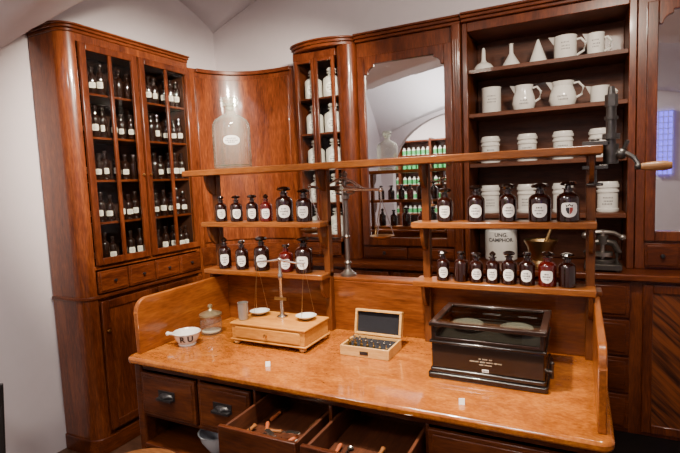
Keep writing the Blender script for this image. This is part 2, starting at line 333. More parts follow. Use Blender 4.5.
def mirror_cab(name,x0,x1,label,mx0,mx1,mz0,mz1,pil=True,n=2):
    r=backroot(name,(x0+x1)/2,label); o=r.location; yf=3.40; yb=3.75; zt=2.63
    g=G(o); g.box(x0,x1,yf,yb,1.0,zt); g.obj('body',r,WZ,bev=.003)
    a,b_,t=mx0-.055,mx1+.055,.028; c0,c1=mz0-.06,mz1+.06
    g=G(o); R=.05; S=.022
    g.box(a,mx0,yf-t,yf,c0,c1); g.box(mx1,b_,yf-t,yf,c0,c1); g.box(mx0,mx1,yf-t,yf,c0,mz0)
    lft=[(mx0,mz1-R-S),(mx0+S,mz1-R-S)]+[(mx0+S+R-R*math.cos(math.radians(q)),mz1-R-S+R*math.sin(math.radians(q))) for q in range(10,91,16)]+[(mx0+S+R,mz1)]
    rgt=[(mx0+mx1-p[0],p[1]) for p in lft[::-1]]
    g.prism([(mx0,c1)]+lft+rgt+[(mx1,c1)],yf-t,yf,'y'); d=g.obj('door',r,WZ,bev=.004)
    g=G(o); g.box(mx0-.002,mx1+.002,yf-.010,yf-.004,mz0-.002,mz1+.002); g.obj('mirror',d,MIR,smooth=False)
    k=G(o); k.lathe([(0,0),(.006,0),(.005,-.01),(.012,-.016),(.009,-.024),(0,-.026)],(b_-.025,yf-t,1.7),14,0,'y'); k.obj('knob',d,BRASS)
    w=(b_-a)/n
    for i in range(n):
        g=G(o); q0=a+w*i+.006;q1=a+w*(i+1)-.006; g.box(q0,q1,yf-.02,yf,1.015,mz0-.075); g.box(q0+.012,q1-.012,yf-.026,yf-.02,1.027,mz0-.087); dd=g.obj('drawer',r,WX,bev=.004)
        k=G(o); k.lathe([(0,0),(.006,0),(.005,-.01),(.013,-.016),(.010,-.026),(0,-.028)],((q0+q1)/2,yf-.026,(1.015+mz0-.075)/2),14,0,'y'); k.obj('knob',dd,BLKM)
    if pil:
        g=G(o)
        for xx in (x1-.045,):
            g.prism(rr(xx-.025,xx+.04,yf-.03,yf,rfl=.012,rfr=.012),1.0,zt)
            for j in range(3): g.cyl((xx-.008+j*.016,yf-.031,1.15),(xx-.008+j*.016,yf-.031,zt-.1),.005,seg=8)
        g.obj('pilaster',r,WZ)
    g=G(o); g.box(x0,x1,yf-.03,yb,zt,zt+.02); g.box(x0,x1,yf-.05,yb,zt+.02,zt+.04); g.box(x0,x1,yf-.065,yb,zt+.04,zt+.055); g.obj('cornice',r,WX,bev=.004)
    return r
mirror_cab('mirror_cabinet',-1.51,-.725,'mahogany cabinet with tall mirrored door reflecting the pharmacy room',-1.443,-.845,1.17,2.46)
mirror_cab('mirror_cabinet',.30,1.15,'mahogany cabinet with mirrored door beside the porcelain shelves',.40,1.05,1.235,2.50,pil=False,n=4)
E=backroot('open_shelf_unit',-.21,'dark open shelf unit holding white porcelain pharmacy vessels'); o=E.location
g=G(o); g.box(-.72,-.685,3.38,3.75,1.0,2.63); g.box(.255,.295,3.38,3.75,1,2.63); g.box(-.685,.255,3.735,3.75,1,2.63,1); g.box(-.685,.255,3.38,3.735,2.57,2.63)
g.obj('body',E,[WZ,WIO],bev=.004)
SH=[1.34,1.69,2.03,2.324]
for z in SH:
    g=G(o); g.box(-.684,.254,3.41,3.734,z-.022,z); g.box(-.684,.254,3.40,3.41,z-.028,z-.002); g.obj('shelf',E,WIO,bev=.002)
g=G(o); g.box(-.72,.295,3.35,3.75,2.63,2.65); g.box(-.72,.295,3.33,3.75,2.65,2.67); g.box(-.72,.295,3.315,3.75,2.67,2.685); g.obj('cornice',E,WX,bev=.004)
B=thing('base_cabinet',(-.4,3.22,0),'dark mahogany base cabinet with drawers and chevron veneered door','cabinet'); o=B.location
g=G(o); g.box(-2.075,1.2,3.24,3.75,.02,.96); g.box(-2.075,1.2,3.27,3.75,FZ,.02,1); g.obj('body',B,[WZ,BLK],bev=.003)
def bdrawer(x0,x1,z0,z1):
    g=G(o); g.box(x0,x1,3.22,3.24,z0,z1); g.box(x0+.02,x1-.02,3.213,3.22,z0+.02,z1-.02); d=g.obj('drawer',B,WX,bev=.004)
    k=G(o); k.lathe([(0,0),(.006,0),(.006,-.012),(.014,-.02),(.010,-.028),(0,-.03)],((x0+x1)/2,3.213,(z0+z1)/2),14,0,'y'); k.obj('knob',d,BLKM)
for i in range(4): bdrawer(-.12,.265,.05+.228*i,.05+.228*i+.212)
def bdoor(x0,x1,pm):
    g=G(o); st=.05; a,b_=3.215,3.24
    g.box(x0,x0+st,a,b_,.05,.94); g.box(x1-st,x1,a,b_,.05,.94); g.box(x0+st,x1-st,a,b_,.05,.10); g.box(x0+st,x1-st,a,b_,.89,.94); d=g.obj('door',B,WZ,bev=.004)
    c=(x0+x1)/2; g=G((c,3.22,.5)); g.box(x0+st,x1-st,3.226,3.24,.10,.89); g.obj('door_panel',d,pm,loc=(c-o[0],0,.5-o[2]))
bdoor(.33,.85,CHEV)
for x0_ in (-.66,-1.2,-1.74): bdoor(x0_,x0_+.5,WV)
T=thing('worktop',(-.4,3.2,.96),'long dark mahogany worktop of the back cabinets','countertop'); g=G(T.location); g.box(-2.08,1.22,3.19,3.755,.961,.999); g.obj('top_board',T,WX,bev=.006)
# ------------------------------------------------------------------ bottles
cache={}
def bprof(h,r): return [(0,0),(r*.92,0),(r,h*.02),(r,h*.57),(r*.95,h*.63),(r*.72,h*.69),(r*.42,h*.73),(r*.38,h*.80),(r*.56,h*.81),(r*.56,h*.835),(r*.36,h*.84),(0,h*.84)]
def spow(c,p): return math.copysign(abs(c)**(2/p),c)
def label_geo(g,R,lw,lh,zc,shape='oval',lines=((.42,.42),(.0,.62),(-.42,.36)),kf=(.07,.11)):
    n=28; pts=[(0,0)]
    for s_ in(.5,1):
        for i in range(n):
            t=2*math.pi*i/n; c,s=math.cos(t),math.sin(t)
            if shape in('shield','crest'): p=5 if s>0 else 2.1
            elif shape=='rect': p=7
            else: p=2.3
            pts.append((lw*spow(c,p)*s_,lh*spow(s,p)*s_))
    fs=[(0,1+i,1+(i+1)%n) for i in range(n)]+[(1+i,1+n+i,1+n+(i+1)%n,1+(i+1)%n) for i in range(n)]
    w=lambda p,e:((R+e)*math.sin(p[0]/R),-(R+e)*math.cos(p[0]/R),zc+p[1])
    g.add([w(p,0) for p in pts],fs,0)
    if shape=='crest':
        g.add([w((x*lw,y*lh),.0006) for x,y in((-.42,.35),(0,.35),(0,-.62),(-.30,-.35),(-.42,0))],[(0,1,2,3,4)],1)
        g.add([w((x*lw,y*lh),.0006) for x,y in((.04,.35),(.42,.35),(.42,0),(.30,-.35),(.04,-.60))],[(0,1,2,3,4)],2)
        g.add([w((x*lw,y*lh),.0006) for x,y in((-.45,.78),(-.25,.60),(0,.85),(.25,.60),(.45,.78),(.38,.44),(-.38,.44))],[(0,1,6),(1,2,3,5,6),(3,4,5)],1)
        return
    for zz,ww in lines:
        x=-lw*ww
        while x<lw*ww-lw*.08:
            l=random.uniform(.08,.17)*lw; hh=lh*random.uniform(*kf); x1=min(x+l,lw*ww)
            q=[(x,zz*lh-hh),(x1,zz*lh-hh),(x1,zz*lh+hh),(x,zz*lh+hh)]
            g.add([w(p,.0006) for p in q],[(0,1,2,3)],1); x=x1+.08*lw
def bottle_meshes(h,r,mat,stop,sty,shape):
    k=(round(h,3),round(r,3),mat.name,sty,shape)
    if k in cache: return cache[k]
    g=G(); g.lathe(bprof(h,r),seg=24); a=g.obj('glass_body',None,mat)
    g=G(); fac=sty in('disc','mush')
    if sty=='disc': g.lathe([(r*.32,h*.842),(r*.30,h*.87),(r*.70,h*.885),(r*.80,h*.925),(r*.66,h*.975),(r*.3,h),(0,h)],seg=8)
    elif sty=='mush': g.lathe([(r*.28,h*.842),(r*.26,h*.885),(r*.62,h*.90),(r*.78,h*.93),(r*.60,h*.98),(r*.25,h*1.01),(0,h*1.01)],seg=9)
    elif sty=='tall': g.lathe([(r*.30,h*.842),(r*.26,h*.87),(r*.42,h*.90),(r*.48,h*.94),(r*.30,h*.985),(r*.14,h*1.02),(0,h*1.03)],seg=18)
    else: g.lathe([(r*.30,h*.842),(r*.28,h*.87),(r*.50,h*.89),(r*.56,h*.935),(r*.45,h*.985),(0,h)],seg=18)
    b_=g.obj('stopper',None,stop,smooth=not fac)
    g=G(); label_geo(g,r+.0009,r*(.72 if shape!='shield' else .68),h*(.18 if shape!='rect' else .10),h*.30,shape)
    c=g.obj('paper_label',None,[PAPER2 if shape=='rect' else PAPER,INK,REDINK],smooth=False)
    res=[(q.name.split('.')[0],q.data) for q in (a,b_,c)]
    for q in (a,b_,c): bpy.data.objects.remove(q)
    cache[k]=res; return res
def bottle(loc,h,r,rot,label,group,mat=AMB,stop=DKG,sty='ball',lab=True,name='apothecary_bottle',shape='oval'):
    e=thing(name,loc,label,'bottle',group,rot); parts=bottle_meshes(h,r,mat,stop,sty,shape)
    for nm,me in (parts if lab else parts[:2]):
        n=bpy.data.objects.new(nm,me); C.objects.link(n); n.parent=e
    return e
YS=2.148
LB='dark amber glass apothecary bottle with white label on the rack shelf'
LBN='unlabelled dark amber glass bottle on the rack shelf'
def row(z,items,group):
    for x,h,r,sty,lab,mt,shp in items:
        ll=LBN if not lab else ('dark amber glass bottle with crest label on the rack shelf' if shp=='crest' else LB if mt is AMB else 'ruby red glass apothecary bottle with white label on the rack shelf')
        bottle((x,YS,z),h,r,math.atan2(-x,YS)*.85+random.uniform(-.15,.15),ll,group,mat=mt,sty=sty,lab=lab,shape=shp)
Zm,Zl=1.405,1.135
row(Zm,[(-.545,.150,.035,'disc',1,AMB,'shield'),(-.408,.158,.038,'mush',1,AMB,'oval'),(-.275,.160,.036,'disc',1,AMB,'oval'),(-.149,.158,.044,'disc',1,AMB,'shield'),(-.043,.162,.043,'mush',1,AMB,'crest')],'bottles on the upper rack shelf')
row(Zl,[(-.56,.135,.029,'mush',1,AMB,'oval'),(-.478,.138,.031,'ball',0,AMB,'oval'),(-.411,.132,.030,'disc',1,AMB,'oval'),(-.340,.136,.030,'tall',1,AMB,'shield'),(-.272,.142,.032,'disc',1,AMB,'oval'),(-.199,.140,.032,'ball',1,AMB,'oval'),(-.120,.142,.036,'mush',1,AMBR,'shield'),(-.046,.140,.033,'disc',0,AMB,'oval')],'bottles on the lower rack shelf')
row(Zm,[(-1.834,.145,.033,'ball',1,AMB,'shield'),(-1.725,.145,.034,'mush',1,AMB,'shield'),(-1.615,.148,.033,'disc',1,AMB,'shield'),(-1.523,.145,.033,'tall',1,AMBR,'shield'),(-1.405,.185,.046,'disc',1,AMB,'oval'),(-1.284,.168,.042,'mush',1,AMB,'shield')],'bottles on the upper rack shelf')
row(Zl,[(-1.828,.175,.036,'tall',1,AMB,'shield'),(-1.705,.165,.036,'ball',1,AMB,'shield'),(-1.57,.188,.042,'disc',1,AMB,'oval'),(-1.41,.150,.038,'ball',1,AMBR,'shield'),(-1.30,.188,.046,'mush',1,AMB,'shield')],'bottles on the lower rack shelf')
for i,z in enumerate([1.115]+shl):
    for y in (2.125,2.19,2.255, 2.345,2.41,2.475, 2.60,2.665,2.73, 2.82,2.885,2.95):
        h=random.choice([.18,.20,.21]); lab=random.random()>.15
        bottle((-2.895+random.uniform(-.02,.008),y,z+.001),h,.030,math.pi/2-.67+random.uniform(-.3,.3),'dark bottle with small white label standing inside the glazed cabinet' if lab else 'dark unlabelled bottle standing inside the glazed cabinet','bottles in the glazed cabinet',mat=CBG,sty='ball',shape='rect',lab=lab)
for z in (1.16,1.44,1.72,2.00,2.28):
    for x in (-1.955,-1.785):
        bottle((x,3.515,z+.001),.235,.072,.4,'white porcelain jar with stopper inside the slim glazed cabinet','jars in the slim glazed cabinet',mat=PORC,stop=PORC,name='porcelain_jar')
# ------------------------------------------------------------------ desk
K=thing('pharmacy_counter',(-.92,1.9,0),'large orange-brown veneered dispensing counter with raised gallery and drawers','desk'); o=K.location
g=G(o); g.prism(rr(-1.925,.095,1.505,2.32,rfl=.04,rfr=.04),.788,.82); g.obj('desktop',K,DT,bev=.010)
g=G(o); g.box(-1.89,-1.86,1.545,2.25,FZ,.788); g.box(.03,.06,1.545,2.25,FZ,.788); g.box(-1.86,.03,2.22,2.25,FZ,.788)
g.box(-1.86,.03,1.545,1.575,.755,.788)
for x in (-1.515,-1.215,-.858,-.477): g.box(x,x+.014,1.545,2.22,.54 if x<-1.3 else .48,.755)
g.box(-1.215,.03,1.545,2.22,.465,.48); g.box(-1.86,-1.215,1.545,2.22,.525,.54)
g.box(-1.215,-1.19,1.55,2.22,FZ,.465); g.box(-1.19,.03,1.60,1.62,FZ+.08,.465)
g.box(-1.86,-1.215,1.53,2.22,.375,.395)
g.prism(rr(-1.905,-1.855,1.535,1.60,rfl=.015,rfr=.015),FZ,.788); g.prism(rr(.02,.07,1.535,1.60,rfl=.015,rfr=.015),FZ,.788)
g.obj('carcass',K,DF,bev=.003)
def side(x0,x1,nm='gallery_panel'):
    p=[(1.56,.82),(1.56,1.02)]+[(1.625-.065*math.cos(math.radians(q)),1.02+.065*math.sin(math.radians(q))) for q in range(0,91,10)]+[(2.225,1.085),(2.225,.82)]
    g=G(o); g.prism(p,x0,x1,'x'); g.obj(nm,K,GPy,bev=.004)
side(-1.905,-1.88); side(.05,.075)
g=G(o); g.box(-1.905,.075,2.226,2.25,.82,1.085); g.obj('gallery_panel',K,GP,bev=.003)
g=G(o); g.prism(rr(-1.915,.085,2.226,2.32),1.085,1.103); g.obj('gallery_cap',K,GP,bev=.004)
def cup_pull(d,x,y,z):
    g=G(); vs=[];n=10;mm=5
    for j in range(mm+1):
        ph=math.pi/2*j/mm
        for i in range(n+1):
            th=math.pi*i/n
            vs.append((x-o[0]+.045*math.cos(th)*math.cos(ph)+0, y-o[1]-.026*math.sin(ph)*math.sin(th)**.5 if 0<i<n else y-o[1], z+.026*math.sin(th)*math.cos(ph*.98)))
    fs=[(j*(n+1)+i,j*(n+1)+i+1,(j+1)*(n+1)+i+1,(j+1)*(n+1)+i) for j in range(mm) for i in range(n)]
    g.add(vs,fs); g.box(x-o[0]-.05,x-o[0]+.05,y-o[1]-.003,y-o[1],z-.006,z+.034)
    g.box(x-o[0]-.045,x-o[0]+.045,y-o[1]-.026,y-o[1]-.003,z-.006,z+.004)
    g.obj('pull',d,BLKM)
def ddrawer(x0,x1,pull=0,z0=.515,z1=.748):
    if pull: z0,z1=.49,.722
    elif x0<-1.3: z0=.55
    yo=1.527-pull; g=G(o)
    g.box(x0,x1,yo,yo+.018,z0,z1)
    if pull:
        zt=z1-.010; zb=z1-.095
        g.box(x0+.008,x0+.020,yo+.018,yo+.46,z0+.02,zt,1); g.box(x1-.020,x1-.008,yo+.018,yo+.46,z0+.02,zt,1); g.box(x0+.02,x1-.02,yo+.448,yo+.46,z0+.02,zt,1); g.box(x0+.02,x1-.02,yo+.018,yo+.448,zb-.01,zb,1)
    else: g.box(x0+.015,x1-.015,yo-.005,yo,z0+.015,z1-.015)
    d=g.obj('drawer',K,[DF,DI],bev=.003)
    cup_pull(d,(x0+x1)/2,yo-(.005 if not pull else 0),(z0+z1)/2)
ddrawer(-1.850,-1.520); ddrawer(-1.500,-1.220)
ddrawer(-1.199,-.862,.22); ddrawer(-.842,-.481,.22); ddrawer(-.461,.018)
bw=thing('enamel_bowl',(-1.495,1.625,.3955),'grey enamel bowl on the low shelf under the counter','bowl')
g=G(); g.lathe([(0,0),(.04,0),(.045,.008),(.072,.05),(.082,.085),(.086,.087),(.078,.085),(.067,.05),(.04,.012),(0,.010)],seg=28); g.obj('bowl_body',bw,GREY)
def spatula(x,y,z,rot,hm=TW,label='wooden handled steel spatula lying in the open drawer',sc=.85):
    e=thing('spatula',(x,y,z),label,'tool','spatulas in the open drawers',rot); e.scale=(sc,sc,sc)
    g=G(); g.lathe([(0,-.08),(.008,-.078),(.010,-.06),(.007,-.02),(.009,0),(0,.001)],(0,0,.012),12,0,'x'); g.obj('handle',e,hm)
    g=G(); g.prism([(0,-.004),(.02,-.004),(.03,-.012),(.08,-.012),(.087,0),(.08,.012),(.03,.012),(.02,.004),(0,.004)],.011,.013); g.obj('blade',e,STEEL)
zf=.6275; hp=math.pi/2
RS='red handled steel spatula lying in the open drawer'
spatula(-1.10,1.42,zf,hp-.25); spatula(-1.075,1.44,zf+.020,-hp+.55,TERR,RS); spatula(-.985,1.42,zf,-hp-.35,TERR,RS); spatula(-.915,1.42,zf,hp+.15); spatula(-1.135,1.62,zf,hp,TERR,RS); spatula(-.95,1.62,zf,hp); spatula(-1.02,1.46,zf+.020,.25); spatula(-1.00,1.385,zf+.040,2.6,STEEL,'all steel spatula lying across the open drawer')
spatula(-.555,1.44,zf,hp+.3); spatula(-.775,1.43,zf,-hp+.15,TERR,RS)
def pestle(x,y,z,rot,hm=TW,sc=.8):
    e=thing('pestle',(x,y,z),'porcelain pestle lying in the open drawer','pestle','pestles in the open drawers',rot); e.scale=(sc,sc,sc)
    g=G(); g.lathe([(0,0),(.014,.002),(.02,.014),(.018,.03),(.010,.045),(.009,.06),(0,.06)],(0,0,.021),16,0,'x'); g.obj('head',e,PORC)
    g=G(); g.lathe([(0,.0602),(.009,.061),(.011,.09),(.008,.13),(.012,.15),(0,.156)],(0,0,.021),16,0,'x'); g.obj('handle',e,hm)
pestle(-1.155,1.36,zf,hp+.05,TW); pestle(-.945,1.365,zf+.0,hp-.1,PORC); pestle(-.71,1.37,zf,.9,PORC); pestle(-.62,1.40,zf,hp+.05)
def spoon(x,y,z,rot):
    e=thing('spoon',(x,y,z),'small steel spoon lying in the open drawer','spoon','spoons in the open drawers',rot)
    g=G(); g.tube([(-.06,0,.006),(-.02,0,.009),(.035,0,.007)],[.004,.0025,.003],6); g.lathe([(0,.0),(.008,.002),(.012,.007),(.011,.007),(.007,.004),(0,.003)],(.045,0,.001),14); g.obj('spoon_body',e,STEEL)
spoon(-1.05,1.38,zf,hp+.2); spoon(-1.125,1.40,zf+.020,-.9); spoon(-.925,1.40,zf+.032,.6); spoon(-.745,1.45,zf,hp)
def scissors(x,y,z,rot):
    e=thing('scissors',(x,y,z),'small steel scissors lying in the open drawer','scissors',None,rot)
    for sg in(-1,1):
        g=G(); g.tube([(-.05+.014*math.cos(a_*math.pi/5),sg*.013+.009*math.sin(a_*math.pi/5),.006) for a_ in range(10)],.003,6,closed=True)
        g.tube([(-.037,sg*.012,.006),(0,-sg*.001,.006+.002*sg),(.06,-sg*.006,.006+.002*sg)],[.003,.004,.001],6); g.obj('blade',e,STEEL)
scissors(-1.02,1.40,zf,hp+.1)
# ------------------------------------------------------------------ bottle rack
RK=thing('bottle_rack',(-.95,2.2,.82),'oak bottle rack with long top board and short shelves','shelf rack'); o=RK.location
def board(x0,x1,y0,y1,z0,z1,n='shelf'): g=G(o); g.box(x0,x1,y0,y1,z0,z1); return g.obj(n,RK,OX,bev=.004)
board(-2.035,.077,2.065,2.275,1.667,1.70,'top_board')
for x0_,x1_ in ((-1.945,-1.165),(-.69,.06)):
    board(x0_,x1_,2.095,2.224,Zm-.028,Zm-.0005); board(x0_,x1_,2.095,2.224,Zl-.028,Zl-.0005)
for x in (-1.925,-1.20,-.665,.022):
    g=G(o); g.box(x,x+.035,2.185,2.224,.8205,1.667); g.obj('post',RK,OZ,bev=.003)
for x in (-1.915,-1.19,-.655,.032):
    for zt_ in (1.6665,Zm-.029,Zl-.029):
        p=[(2.184,zt_)]+[(2.184,zt_-.11)]+[(2.184-.075*math.sin(math.radians(q)),zt_-.11+.11*(1-math.cos(math.radians(q)))) for q in range(15,91,15)]
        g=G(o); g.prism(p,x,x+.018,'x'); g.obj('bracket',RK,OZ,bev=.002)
cb=thing('glass_carboy',(-1.745,2.17,1.7005),'large clear glass bottle with stopper and white label','bottle')
h,r=.40,.104; g=G()
g.lathe([(0,0),(r*.95,0),(r,.01),(r,.22),(r*.97,.245),(r*.85,.268),(r*.60,.287),(r*.32,.300),(r*.26,.31),(r*.25,.338),(r*.40,.343),(r*.40,.355),(r*.2,.356)],seg=48); g.lathe([(0,.012),(r*.88,.012),(r*.92,.02),(r*.92,.021),(0,.022)],seg=48); g.obj('glass_body',cb,CLR)
g=G(); g.lathe([(0,.32),(r*.16,.322),(r*.18,.357),(r*.34,.362),(r*.44,.372),(r*.44,.382),(r*.34,.392),(0,.396)],seg=20); g.obj('stopper',cb,CLR)
g=G(); label_geo(g,r+.001,.045,.026,.150,'oval',((.38,.5),(-.05,.7),(-.42,.4)))
lb=g.obj('paper_label',cb,[PAPER,INK],smooth=False); lb.rotation_euler=(0,0,.66)
# ------------------------------------------------------------------ mill
ML=thing('hand_crank_mill',(.107,2.17,1.66),'dark worn iron hand mill with wooden crank handle on the rack','mill')
g=G(); g.cyl((0,0,-.03),(0,0,.045),.027,seg=20); g.cyl((0,0,.045),(0,0,.19),.018,seg=18); g.cyl((0,0,.19),(0,0,.235),.023,.023,6); g.cyl((0,0,.235),(0,0,.265),.014,.011); g.cyl((0,0,.065),(0,0,.085),.031); g.cyl((0,0,.14),(0,0,.152),.024)
g.obj('spindle',ML,DIRON)
g=G(); g.box(-.10,-.01,-.026,.026,.041,.060); g.box(-.10,-.01,-.026,.026,-.050,-.034); g.cyl((-.055,0,-.11),(-.055,0,-.050),.008); g.cyl((-.055,0,.060),(-.055,0,.068),.016); g.cyl((-.085,0,-.11),(-.025,0,-.11),.006)
g.obj('clamp',ML,DIRON,bev=.002)
g=G(); g.ball((.035,-.01,.005),.022); g.tube([(.035,-.01,.005),(.055,-.022,.004),(.075,-.032,-.012),(.086,-.038,-.032),(.088,-.04,-.045)],[.012,.010,.009,.009,.010]); g.ball((.088,-.04,-.046),.013); g.cyl((.0,-.005,.005),(.035,-.01,.005),.015)
g.tube([(.035,-.01,.005),(.048,-.015,.035),(.055,-.02,.055)],.008)
g.obj('crank',ML,DIRON)
g=G(); g.lathe([(0,0),(.012,.001),(.015,.02),(.018,.05),(.019,.075),(.013,.098),(0,.10)],(.096,-.04,-.047),18,0,'x'); g.obj('handle',ML,PH)
# ------------------------------------------------------------------ column balance on gallery
def cords(g,ap,c,r,n=3,rad=.0009):
    for i in range(n):
        a=2*math.pi*i/n+.5; g.cyl(ap,(c[0]+r*math.cos(a),c[1]+r*math.sin(a),c[2]),rad,seg=5)
BL=thing('column_balance',(-1.105,2.276,1.1035),'tall antique iron column balance with hanging pans on the gallery','scales')
g=G(); g.lathe([(0,0),(.043,0),(.043,.012),(.030,.02),(.016,.035),(.013,.06),(.021,.07),(.013,.08),(.012,.20),(.019,.21),(.012,.22),(.011,.40),(.021,.41),(.021,.425),(.010,.44),(.009,.50),(.017,.51),(.010,.525),(.015,.54),(0,.56)],seg=20)
g.tube([(-.012,0,.43),(-.05,0,.44),(-.065,0,.47),(-.045,0,.495),(-.012,0,.49)],.006); g.tube([(.012,0,.43),(.05,0,.44),(.065,0,.47),(.045,0,.495),(.012,0,.49)],.006)
g.obj('column',BL,GIRON)
g=G(); yb_=-.022
g.tube([(-.20,yb_,.480),(-.12,yb_,.470),(-.05,yb_,.467),(0,yb_,.464),(.05,yb_,.46),(.12,yb_,.455),(.21,yb_,.452)],[.007,.009,.013,.018,.013,.009,.007]); g.tube([(-.12,yb_,.470),(-.05,yb_,.505),(0,yb_,.520),(.05,yb_,.500),(.12,yb_,.455)],.006)
g.cyl((0,0,.465),(0,-.04,.465),.012); g.tube([(0,yb_-.01,.46),(.0,yb_-.01,.38),(.0,yb_-.01,.33)],[.004,.003,.002])
g.ball((-.20,yb_,.480),.013); g.ball((.21,yb_,.452),.013)
g.obj('beam',BL,STEEL)
for sx,sz in((-.20,.480),(.21,.452)):
    g=G(); zp=sz-.235; g.cyl((sx,yb_,sz),(sx,yb_,sz-.045),.005); cords(g,(sx,yb_,sz-.04),(sx,yb_,zp),.060,rad=.0024); g.obj('chain',BL,STEEL)
    g=G(); g.lathe([(0,zp-.018),(.035,zp-.015),(.060,zp),(.063,zp+.003),(.058,zp+.003),(.035,zp-.010),(0,zp-.012)],(sx,yb_,0),24); g.obj('pan',BL,BRASS)
# ------------------------------------------------------------------ small balance
SB=thing('apothecary_balance',(-1.34,1.955,.8203),'small beam balance on a pale wooden drawer base','scales')
g=G(); g.box(-.21,.21,-.115,.115,.030,.100); g.box(-.217,.217,-.122,.122,.100,.110); g.box(-.217,.217,-.122,.122,.022,.030); g.obj('base',SB,BW,bev=.003)
g=G(); g.box(-.185,.185,-.121,-.115,.038,.092); d=g.obj('drawer',SB,BW,bev=.003); knob(d,0,-.121,.065,.009,BRASS)
for sx in(-1,1):
    for sy in(-1,1): g=G(); g.lathe([(0,0),(.010,0),(.017,.008),(.017,.014),(.010,.022),(0,.022)],(sx*.19,sy*.1,0),16); g.obj('foot',SB,PW)
g=G(); g.lathe([(0,.1105),(.028,.1105),(.028,.116),(.012,.124),(.009,.14),(.008,.30),(.013,.31),(.013,.33),(.008,.34),(.008,.40),(.011,.41),(0,.425)],(-.01,.04,0),18); g.obj('column',SB,STEEL)
g=G(); g.tube([(-.15,.04,.388),(-.08,.04,.395),(-.01,.04,.405),(.06,.04,.395),(.13,.04,.388)],[.004,.0055,.008,.0055,.004]); g.cyl((-.01,.036,.395),(-.01,.036,.27),.0022,.001,6); g.obj('beam',SB,STEEL)
g=G(); g.box(-.045,.025,.028,.034,.20,.215); g.obj('pointer_scale',SB,BRASS)
for sx in(-.15,.13):
    g=G(); zp=.131; cords(g,(sx,.04,.388),(sx,.04,zp),.044,rad=.0009); g.obj('cord',SB,OBRASS)
    g=G(); g.lathe([(0,zp-.019),(.02,zp-.017),(.048,zp-.002),(.052,zp+.002),(.049,zp+.002),(.02,zp-.013),(0,zp-.015)],(sx,.04,0),26); g.obj('pan',SB,PORC)
tb=thing('tin_beaker',(-1.518,1.895,.931),'small tin beaker standing on the balance base','cup')
g=G(); g.lathe([(0,0),(.022,0),(.024,.002),(.026,.085),(.028,.087),(.025,.087),(.022,.004),(0,.003)],seg=24); g.obj('beaker_body',tb,TIN)
# mortar
MO=thing('porcelain_mortar',(-1.765,1.75,.8203),'white porcelain mortar with handle and black letters on the counter','mortar'); MO.scale=(.93,.93,.93)
mr=[(0,0),(.045,0),(.047,.006),(.044,.010),(.056,.026),(.066,.048),(.071,.066),(.075,.070),(.071,.073),(.064,.066),(.052,.036),(.03,.018),(0,.014)]
g=G(); g.lathe(mr,seg=36); g.obj('mortar_body',MO,PORC)
dR=Vector((-.894,-.445,0)); g=G(); g.cyl(dR*.070+Vector((0,0,.060)),dR*.098+Vector((0,0,.062)),.010,.008,12); g.ball(dR*.102+Vector((0,0,.062)),.012); g.obj('handle',MO,PORC)
def mrf(z): return .0575+(z-.026)*.45
wraptext('R U',.046,mrf,.043,MO,a0=-48,bold=.04)
GJ=thing('glass_jar',(-1.775,1.94,.8203),'small clear glass jar with brass coloured lid beside the mortar','jar')
g=G(); g.lathe([(0,0),(.05,0),(.056,.008),(.058,.05),(.054,.085),(.05,.095)],seg=32); g.obj('glass_body',GJ,CLR)
g=G(); g.lathe([(0,.009),(.048,.009),(.050,.016),(0,.018)],seg=24); g.obj('contents',GJ,POWD)
g=G(); g.lathe([(.054,.0955),(.060,.097),(.060,.106),(.045,.114),(.015,.124),(.008,.135),(.014,.145),(.012,.155),(0,.16)],seg=32); g.lathe([(0,.0955),(.054,.0955)],seg=32); g.obj('lid',GJ,AGB)
# ------------------------------------------------------------------ weight box
WB=thing('weight_box',(-.855,1.97,.8203),'open pale wooden box of small weights with dark lined lid','weight set')
g=G(); a,b_=.118,.084; hh=.046; g.box(-a,a,-b_,-b_+.009,0,hh); g.box(-a,a,b_-.009,b_,0,hh); g.box(-a,-a+.009,-b_+.009,b_-.009,0,hh); g.box(a-.009,a,-b_+.009,b_-.009,0,hh); g.box(-a+.009,a-.009,-b_+.009,b_-.009,0,.022)
g.obj('box_body',WB,PW,bev=.002)
g=G(); g.box(-a+.010,a-.010,-b_+.010,b_-.010,.0225,.034); g.obj('insert',WB,VELVET)
g=G(); lh=.120; g.box(-a,a,0,.010,0,lh); g.box(-a,a,-.020,0,0,.011); g.box(-a,a,-.020,0,lh-.011,lh); g.box(-a,-a+.011,-.020,0,.011,lh-.011); g.box(a-.011,a,-.020,0,.011,lh-.011)
l=g.obj('lid',WB,PW,bev=.002,loc=(0,b_+.008,hh+.001)); l.rotation_euler=(math.radians(-12),0,0)
g=G(); g.box(-a+.012,a-.012,-.006,-.001,.012,lh-.012); g.obj('lid_lining',l,VELVET)
for k_ in range(2):
    for i in range(7):
        s_=1-.1*i; g=G(); x=-.09+.03*i; y=-.04+.05*k_; q=.009*s_; g.lathe([(0,.0343),(q,.0343),(q,.0343+.016*s_),(q*.35,.036+.017*s_),(q*.3,.038+.018*s_),(q*.6,.041+.020*s_),(q*.5,.044+.022*s_),(0,.045+.022*s_)],(x,y,0),14); g.obj('weight',WB,STEEL if k_ else BRASS)
g=G(); g.box(-.02,.02,-b_-.002,-b_,.012,.028); g.obj('latch',WB,BLKM)
